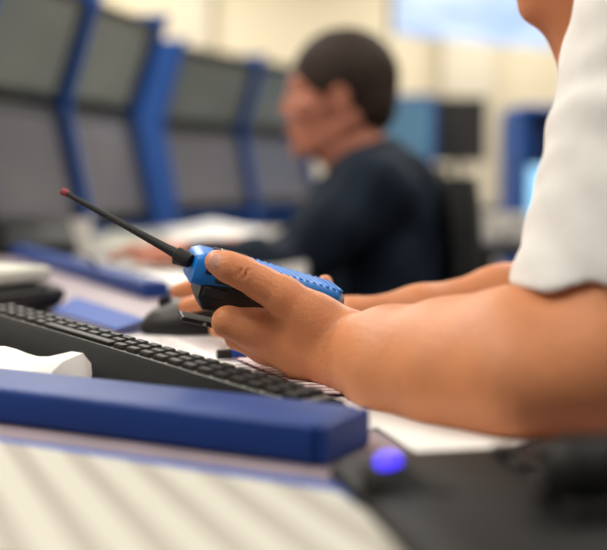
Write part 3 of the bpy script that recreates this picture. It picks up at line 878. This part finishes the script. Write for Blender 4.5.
# ================================================================ CONSOLES WITH MONITORS
TOPZ = CAM_Z + .49; SEAM = CAM_Z + .19; LOWZ = DESK + .02
def monitor(label, p0, direction, nrm, z0, z1, off0, off1, width, m, group):
    """p0: seam/base start point xy, from z0 (offset off0 along nrm) to z1 (offset off1)"""
    u = Vector((direction[0], direction[1], 0)); nv = Vector((nrm[0], nrm[1], 0))
    low = Vector((p0[0], p0[1], z0)) + nv * off0; high = Vector((p0[0], p0[1], z1)) + nv * off1
    V = (high - low); H = V.length; V.normalize()
    N = u.cross(V).normalized()
    if N.dot(nv) < 0: N = -N
    # local x=u, z=V, y=-N (screen faces -Y)
    X = u if u.cross(V).dot(N) < 0 else u
    Yl = V.cross(X).normalized()
    Rm = Matrix((X, Yl, V)).transposed()
    sgn = -1 if Yl.dot(N) > 0 else 1     # screen side local y = -sgn
    f = 1 if Yl.dot(N) > 0 else -1
    c = low + u * (width / 2) + V * (H / 2)
    t = thing('monitor', label, 'monitor', c, Rm.to_euler(), group)
    obj('housing', B((0, -f * .030, 0), (width - .012, .036, H - .012), .005), M['bezel'], t)
    obj('bezel', frame_bm(width - .006, H - .006, .016, .020, (0, -f * .006, 0)), M['bezel'], t)
    obj('screen', B((0, -f * .009, 0), (width - .036, .008, H - .036)), m, t)
    obj('mount_plate', B((0, -f * .054, 0), (.12, .012, .12), .003), M['silver'], t)
    return t

def console_panel(parent_loc, pts_off, u, nv, at, th, parent):
    """side fin: profile (offset along normal, z) extruded th along u, at distance 'at' along u"""
    bm = bmesh.new(); L = []; Rr = []
    base = Vector((at[0], at[1], 0)) - Vector((parent_loc[0], parent_loc[1], 0))
    for o, z_ in pts_off:
        p = base + nv * o + Vector((0, 0, z_))
        L.append(bm.verts.new(p - u * th / 2)); Rr.append(bm.verts.new(p + u * th / 2))
    bm.faces.new(L[::-1]); bm.faces.new(Rr); n = len(L)
    for i in range(n): bm.faces.new((L[i], L[(i + 1) % n], Rr[(i + 1) % n], Rr[i]))
    return bm

def console(label, p0, u, widths, grp, labels, nsign=1, deep=.14):
    u = Vector((u[0], u[1], 0)).normalized(); nv = Vector((u.y, -u.x, 0)) * nsign
    p0 = Vector((p0[0], p0[1], 0))
    t = thing('console', label, 'console', p0)
    prof = [(-deep, 0), (.09, 0), (.09, DESK - .04), (.060, DESK + .0), (.085, LOWZ), (.022, SEAM), (.124, TOPZ + .01), (-deep + .02, TOPZ + .01), (-deep, SEAM)]
    x = 0; fins = [0]
    for w in widths: x += w; fins.append(x)
    for i, f in enumerate(fins):
        obj('side_panel', console_panel(p0, prof, u, nv, p0 + u * f, .024, t), M['console_blue'], t)
    # back panel and lower cabinet and top strip
    bm = bmesh.new(); W = fins[-1]
    def slab(o0, o1, z0, z1, w=W):
        c = u * (W / 2) + nv * ((o0 + o1) / 2); R = Matrix((u, Vector((-u.y, u.x, 0)), Vector((0, 0, 1)))).transposed()
        return B((c.x, c.y, (z0 + z1) / 2), (w - .032, abs(o1 - o0), z1 - z0), 0, R) 
    def slabx(*a):
        b = slab(*a); return b
    obj('back_panel', slabx(-deep + .02, -deep + .035, .05, TOPZ - .02), M['bezel'], t)
    obj('base_cabinet', slabx(-deep + .04, .06, .0, DESK - .08), M['bezel'], t)
    obj('shelf', slabx(-deep + .04, .05, DESK - .02, DESK + .005), M['console_blue'], t)
    obj('top_strip', slabx(-deep + .03, .03, TOPZ - .016, TOPZ + .004), M['bezel'], t)
    for i, w in enumerate(widths):
        q = p0 + u * (fins[i] + .015)
        monitor(labels[i][0], q, u, nv, SEAM + .004, TOPZ - .02, -.004, .094, w - .030, M['screen'], grp + ', upper row')
        monitor(labels[i][1], q, u, nv, LOWZ + .01, SEAM - .006, .060, -.004, w - .030, M['screen_low_refl'], grp + ', lower row')
    return t
r1 = Vector((.215, .977, 0)); r2 = Vector((.44, .90, 0))
s1 = Vector((-.655, 3.10, 0)) - r1 * .53
console('blue framed console nearest the left edge holding four stacked dark monitors', s1, r1, [.53, .53], 'monitors in the nearer console',
        [('dark upper monitor cut by the top left corner', 'dark lower monitor at the left picture edge'),
         ('dark upper monitor right of the corner one, beyond the first blue fin', 'dark lower monitor between the antenna tip and the blue fin')])
s2 = Vector((-.545, 4.27, 0))
console('blue framed console between the near console and the seated man\'s face', s2, r2, [.63, .62], 'monitors in the farther console',
        [('grey upper monitor right of the wide bright blue end panel', 'grey lower monitor right of the wide bright blue end panel'),
         ('upper monitor just left of the seated man\'s forehead', 'lower monitor just left of the seated man\'s chin')])

# wide end panel of console 2 facing the camera
# ---- right-hand background
def desk_simple(label, c, s, rz, m):
    t = thing('desk', label, 'desk', (c[0], c[1], 0), (0, 0, rz))
    obj('worktop', B((0, 0, DESK - .015), (s[0], s[1], .03), .004), m, t)
    for sx in (-1, 1):
        for sy in (-1, 1):
            obj('leg', B((sx * (s[0] / 2 - .05), sy * (s[1] / 2 - .05), (DESK - .03) / 2), (.05, .05, DESK - .03)), M['bezel'], t)
    return t
desk_simple('dark desk on the far right carrying mugs, behind the white sleeve', (.70, 2.86), (.66, .5), .0, M['bezel'])
desk_simple('dark desk far behind the seated man carrying two single monitors', (.78, 5.75), (1.1, .6), -.1, M['bezel'])
def free_monitor(label, c, w, h, zc, rz, m, side=None, lit=False, group=None, panel=None):
    t = thing('monitor', label, 'monitor', (c[0], c[1], DESK), (0, 0, rz), group)
    z_ = zc - DESK
    obj('housing', B((0, .022, z_), (w, .036, h), .006), M['bezel'], t)
    obj('bezel', frame_bm(w, h, .014, .018, (0, -.001, z_)), side or M['bezel'], t)
    obj('screen', B((0, -.001, z_), (w - .034, .006, h - .034)), m, t)
    bm = bmesh.new(); tube(bm, [(0, .045, .01), (0, .045, z_)], .018, 12)
    obj('stand', bm, M['bezel'], t)
    obj('foot', B((0, .045, .006), (.24, .18, .012), .004), M['bezel'], t)
    return t
M['scr_teal'] = mat('screen_teal', (60, 96, 120), .3, var=.3, scale=6, emit=(96, 128, 150), estr=.25)
M['scr_dark'] = mat('screen_dark', (30, 28, 28), .5, var=.4, scale=8)
a = P(404, 130, 5.5); free_monitor('blue cased monitor showing through right behind the seated man\'s head', (a.x, a.y), .30, .34, a.z, -.15, M['scr_teal'], M['console_blue'])
a = P(459, 130, 5.6); free_monitor('black monitor right of the blue cased one, beside the pale pillar', (a.x, a.y), .27, .32, a.z, -.05, M['scr_dark'])

def lit_booth():
    D = 4.3; c = P(552, 175, D)
    t = thing('console', 'tall blue framed booth console with a lit screen, beside the white sleeve', 'console', (c.x, c.y, 0), (0, 0, .12))
    w = .26; H = 1.13
    for s in (-1, 1): obj('side_panel', B((s * w / 2, .06, H / 2), (.035, .26, H), .006), M['console_blue'], t)
    obj('back_panel', B((0, .16, H / 2), (w - .04, .02, H - .02)), M['console_blue'], t)
    obj('header', B((0, .04, H + .005), (w + .035, .24, .03), .008), M['console_blue'], t)
    obj('base_cabinet', B((0, .05, .32), (w - .04, .19, .64)), M['bezel'], t)
    obj('sill', B((0, .02, .66), (w - .04, .22, .02)), M['bezel'], t)
    m = thing('monitor', 'monitor glowing pale blue in the tall blue booth', 'monitor', (c.x, c.y, .70), (0, 0, .12))
    obj('housing', B((0, .03, .11), (w - .06, .03, .25), .004), M['bezel'], m)
    obj('screen', B((0, .011, .11), (w - .085, .008, .225)), mat('screen_lit', (120, 150, 170), .4, emit=(150, 205, 235), estr=.9), m)
    m2 = thing('monitor', 'dark blue unlit monitor above the glowing one in the booth', 'monitor', (c.x, c.y, .96), (0, 0, .12))
    obj('housing', B((0, .03, .06), (w - .06, .03, .17), .004), M['bezel'], m2)
    obj('screen', B((0, .011, .06), (w - .085, .008, .145)), mat('screen_navy', (26, 52, 110), .3, var=.3, scale=12), m2)
lit_booth()

def television():
    p0 = P(394, 46, 6.0); p1 = P(552, 46, 6.75)
    zb = CAM_Z + .74
    L = math.hypot(p1.x - p0.x, p1.y - p0.y); H = .72
    ang = math.atan2(p1.y - p0.y, p1.x - p0.x)
    t = thing('television', 'large lit pale blue wall screen hanging at the top of the room', 'television', ((p0.x + p1.x) / 2, (p0.y + p1.y) / 2, zb + H / 2), (math.radians(0), 0, ang))
    obj('housing', B((0, .03, 0), (L, .05, H), .008), M['bezel'], t)
    obj('bezel', frame_bm(L + .01, H + .01, .012, .010, (0, 0, 0)), M['white_pl'], t)
    m = bpy.data.materials.new('tv_picture'); m.use_nodes = True
    nt = m.node_tree; n = nt.nodes; l = nt.links; b = n['Principled BSDF']
    tc = n.new('ShaderNodeTexCoord'); mp = n.new('ShaderNodeMapping'); mp.inputs['Scale'].default_value = (1.2, 1, 9)
    no = n.new('ShaderNodeTexNoise'); no.inputs['Scale'].default_value = 1.4; no.inputs['Detail'].default_value = 2
    l.new(tc.outputs['Object'], mp.inputs[0]); l.new(mp.outputs[0], no.inputs['Vector'])
    cr = n.new('ShaderNodeValToRGB'); cr.color_ramp.elements[0].position = .35; cr.color_ramp.elements[1].position = .62
    cr.color_ramp.elements[0].color = srgb(140, 178, 238); cr.color_ramp.elements[1].color = srgb(222, 236, 250)
    l.new(no.outputs['Fac'], cr.inputs[0]); l.new(cr.outputs[0], b.inputs['Emission Color']); b.inputs['Emission Strength'].default_value = .72
    b.inputs['Base Color'].default_value = (.05, .05, .05, 1); b.inputs['Roughness'].default_value = .3
    obj('screen', B((0, -.004, 0), (L - .012, .006, H - .012)), m, t)
    bm = bmesh.new(); tube(bm, [(0, .05, .1), (0, .16, .1), (0, .16, 2.9 - zb - H / 2)], .025, 12)
    obj('ceiling_bracket', bm, M['bezel'], t)
television()

# mugs on the right dark desk
def mug(label, px, py, D, r, h, rz):
    c = P(px, py, D); 
    t = thing('mug', label, 'mug', (c.x, c.y, DESK), (0, 0, rz), 'mugs on the dark desk')
    bm = bmesh.new()
    lathe(bm, [(r * .8, 0), (r * .95, .004), (r, .02), (r, h), (r * .92, h), (r * .9, .012), (r * .1, .008)], 24)
    obj('cup', bm, M['mug'], t, smooth='auto')
    bm = bmesh.new(); tube(bm, [(r * .93, 0, h * .8), (r * 1.5, 0, h * .75), (r * 1.7, 0, h * .5), (r * 1.5, 0, h * .27), (r * .93, 0, h * .2)], .005, 8)
    obj('handle', bm, M['mug'], t, smooth=True)
mug('white mug nearer the seated man on the dark desk', 472, 250, 2.70, .044, .066, 2)
mug('white mug nearer the white sleeve on the dark desk', 512, 246, 2.74, .042, .068, .5)

# ================================================================ THINGS ON THE DESKS
def mouse(label, loc, rz, L=.112, W=.062, H=.036):
    t = thing('computer_mouse', label, 'computer mouse', loc, (0, 0, rz))
    s = SDF(.0025, [(-L / 2, -W / 2, 0), (L / 2, W / 2, H)], .012)
    s.ell((0, 0, .004), [L / 2, W / 2, H - .004], None, .003); s.plane((0, 0, .0012), (0, 0, -1), .002)
    obj('shell', s.mesh('shell', 2), M['blk'], t, smooth=True)
    bm = bmesh.new(); tube(bm, [(-L * .27, -.0035, H * .86), (-L * .27, .0035, H * .86)], .007, 14)
    obj('scroll_wheel', bm, M['blk_rub'], t)
    return t
c = on(184, 336); mouse('black computer mouse under the far hand\'s fingertips', (c.x + .01, c.y + .02, DESK), .12)

def desk_box():
    # grey topped black device at the left edge beyond the keyboard
    z0 = DESK
    c = on(-6, 316); c2 = on(62, 322)
    t = thing('desk_telephone', 'black desk telephone with pale grey top behind the keyboard at left edge', 'telephone', (c.x - .035, c.y + .02, z0), (0, 0, -.55))
    bm = bmesh.new()
    prof = [(-.13, 0), (.060, 0), (.078, .010), (.085, .024), (.070, .032), (-.13, .036)]
    Lv = [bm.verts.new((x, -.075, z_)) for x, z_ in prof]; Rv = [bm.verts.new((x, .075, z_)) for x, z_ in prof]
    bm.faces.new(Lv); bm.faces.new(Rv[::-1]); n = len(prof)
    for i in range(n): bm.faces.new((Lv[i], Lv[(i + 1) % n], Rv[(i + 1) % n], Rv[i]))
    bmesh.ops.bevel(bm, geom=list(bm.edges), offset=.004, segments=3, affect='EDGES')
    obj('body', bm, M['blk'], t, smooth='auto')
    R = Matrix.Rotation(-.02, 3, 'Y')
    obj('top_cover', B((-.028, 0, .044), (.185, .142, .018), .006, seg=3), M['cream'], t, smooth='auto', label='pale grey top cover')
    for k in range(3):
        for j in range(4):
            obj('button', B((-.09 + j * .028, -.035 + k * .03, .0535), (.016, .016, .003), .001), M['bezel'], t)
desk_box()

def far_phone():
    c = on(26, 254)
    t = thing('desk_telephone', 'black desk telephone on the grey desk under the left monitors', 'telephone', (c.x, c.y + .0, DESK), (0, 0, .3))
    bm = bmesh.new()
    prof = [(-.09, 0), (.09, 0), (.09, .075), (-.09, .025)]
    Lv = [bm.verts.new((-.095, y, z_)) for y, z_ in prof]; Rv = [bm.verts.new((.095, y, z_)) for y, z_ in prof]
    bm.faces.new(Lv); bm.faces.new(Rv[::-1])
    for i in range(4): bm.faces.new((Lv[i], Lv[(i + 1) % 4], Rv[(i + 1) % 4], Rv[i]))
    bmesh.ops.bevel(bm, geom=list(bm.edges), offset=.005, segments=2, affect='EDGES')
    obj('body', bm, M['blk'], t)
    bm = bmesh.new(); tube(bm, [(-.065, -.085, .052), (-.065, -.06, .062), (-.065, .06, .094), (-.065, .09, .096)], [.022, .016, .016, .022], 12)
    obj('handset', bm, M['blk'], t, smooth='auto')
far_phone()
c = on(78, 246)
def cup():
    t = thing('paper_cup', 'small white cup beside the telephone on the grey desk', 'cup', (c.x, c.y, DESK))
    bm = bmesh.new(); lathe(bm, [(.026, 0), (.034, .055), (.0355, .056), (.0355, .059), (.032, .059), (.025, .004)], 20)
    obj('cup', bm, M['mug'], t, smooth='auto')
    bm = bmesh.new(); lathe(bm, [(.0315, .050), (.0315, .0515)], 20); obj('drink', bm, M['hair'], t)
cup()

def pen():
    a = on(217, 354, DESK + .0065); b = on(300, 350, DESK + .0065)
    d = (b - a).normalized(); L = .135
    t = thing('pen', 'blue pen with a black end lying on the sheet beneath the fist', 'pen', a, (0, 0, math.atan2(d.y, d.x)))
    t.location.z = DESK + .0062
    bm = bmesh.new(); tube(bm, [(.012, 0, 0), (.10, 0, 0), (.122, 0, 0), (L, 0, 0)], [.0042, .0042, .003, .0008], 14); obj('barrel', bm, M['pen'], t, smooth='auto')
    bm = bmesh.new(); tube(bm, [(0, 0, 0), (.012, 0, 0)], [.0040, .0044], 14); obj('end_plug', bm, M['blk'], t, smooth='auto', label='black end plug')
    obj('clip', B((.026, 0, .0052), (.028, .002, .0014), .0005), M['blk'], t)
pen()

# near black telephone with the blue lamp, lower right
def near_phone():
    A = on(329, 478)
    t = thing('desk_telephone', 'black desk telephone with a glowing blue lamp, blurred in the lower right foreground', 'telephone', A, (0, 0, .2))
    # local: +X to the right, -Y towards the camera
    Wd, Dp = .235, .20
    bm = bmesh.new()
    prof = [(0, 0), (0, .011), (-.012, .015), (-.06, .017), (-Dp + .015, .020), (-Dp, .014), (-Dp, 0)]
    rings = []
    for x, k in ((0, .55), (.010, .9), (.03, 1), (Wd - .01, 1), (Wd, .7)):
        rings.append([bm.verts.new((x, y, z_ * k)) for y, z_ in prof])
    for r0, r1 in zip(rings, rings[1:]):
        n = len(prof)
        for k in range(n): bm.faces.new((r0[k], r0[(k + 1) % n], r1[(k + 1) % n], r1[k]))
    bm.faces.new(rings[0][::-1]); bm.faces.new(rings[-1])
    bmesh.ops.bevel(bm, geom=list(bm.edges), offset=.0016, segments=2, affect='EDGES')
    obj('body', bm, M['phone'], t, smooth='auto')
    # raised rounded shoulder carrying the lamp
    s = SDF(.002, [(-.01, -.09, 0), (.10, 0, .04)], .02)
    s.chain([(.016, -.030, .008), (.014, -.070, .012), (.032, -.098, .011)], [.009, .0125, .009], .010)
    s.plane((0, 0, .004), (0, 0, -1), .002)
    obj('shoulder', s.mesh('shoulder', 2), M['phone'], t, smooth=True)
    bm = bmesh.new(); bmesh.ops.create_uvsphere(bm, u_segments=16, v_segments=10, radius=1)
    for v in bm.verts: v.co = Vector((v.co.x * .0060, v.co.y * .0055, v.co.z * .0045)) + Vector((.0120, -.0715, .0255))
    obj('indicator_lamp', bm, M['led'], t, smooth=True, label='glowing blue indicator lamp')
    # keypad and line keys
    for a in range(3):
        for b in range(4):
            obj('button', B((.085 + b * .022, -.035 - a * .024, .0190), (.014, .013, .005), .0016), M['blk'], t)
    # handset arching over its cradle on the right
    for x in (.078, .206):
        obj('cradle', B((x, -.136, .0205), (.030, .044, .012), .004, seg=3), M['phone'], t, smooth='auto')
    h = SDF(.002, [(.05, -.16, .01), (.24, -.10, .06)], .02)
    hy = -.136
    h.chain([(.076, hy, .032), (.094, hy, .040), (.142, hy, .043), (.190, hy, .040), (.208, hy, .034)], [.0120, .0090, .0085, .0090, .0120], .008)
    h.cone((.075, hy, .034), (.075, hy, .031), .0150, .0150, .008); h.cone((.209, hy, .035), (.209, hy, .032), .0150, .0150, .008)
    obj('handset', h.mesh('handset', 2), M['phone'], t, smooth=True)

near_phone()

# cable crossing the far desk area
def cable():
    pts = [on(45, 262), on(70, 250), on(92, 262, DESK + .03), on(105, 282)]
    o = pts[0]
    t = bmesh.new(); 
    ps = []
    for i in range(13):
        s = i / 12 * 3; k = min(2, int(s)); f = s - k
        ps.append(pts[k].lerp(pts[k + 1], f) - o + Vector((0, 0, .004)))
    tube(t, ps, .0028, 8)
    ob = obj('cable', t, M['blk_rub'], None, smooth=True); ob.location = o
    tag(ob, 'thin black cable looping over the far blue divider rail', 'cable')
cable()

# ================================================================ LIGHT
def area(name, loc, size, energy, col=(1, .96, .9), rot=(0, 0, 0), sy=None):
    l = bpy.data.lights.new(name, 'AREA'); l.energy = energy; l.size = size; l.color = col
    if sy: l.shape = 'RECTANGLE'; l.size_y = sy
    o = bpy.data.objects.new(name, l); COL.objects.link(o); o.location = loc; o.rotation_euler = rot; return o
for x, y, e in ((-1.3, .3, 22), (1.5, .3, 14), (-1.3, 2.3, 22), (1.5, 2.3, 16), (-1.3, 4.3, 24), (1.5, 4.3, 24), (-1.3, 6.3, 26), (1.5, 6.3, 26), (-1.3, 8.3, 26), (1.5, 8.3, 26)):
    area('ceiling_lamp_light', (x, y, 2.87), 1.15, e, (1, .95, .86), (0, 0, 0), .55)

w = bpy.data.worlds.new('World'); SC.world = w; w.use_nodes = True
w.node_tree.nodes['Background'].inputs[0].default_value = (.92, .95, 1, 1)
w.node_tree.nodes['Background'].inputs[1].default_value = .16

# ================================================================ CAMERA
cd = bpy.data.cameras.new('camera'); cam = bpy.data.objects.new('camera', cd); COL.objects.link(cam)
cam.location = (0, 0, CAM_Z); cam.rotation_euler = (PI / 2 - PITCH, 0, 0)
cd.sensor_width = 36; cd.lens = F / 607 * 36; cd.clip_start = .02; cd.clip_end = 50
cd.dof.use_dof = True; cd.dof.focus_distance = .865; cd.dof.aperture_fstop = 3.0
SC.camera = cam
SC.view_settings.view_transform = 'Standard'; SC.view_settings.look = 'None'
SC.view_settings.exposure = 0.76; SC.view_settings.gamma = 1; SC.view_settings.use_curve_mapping = False
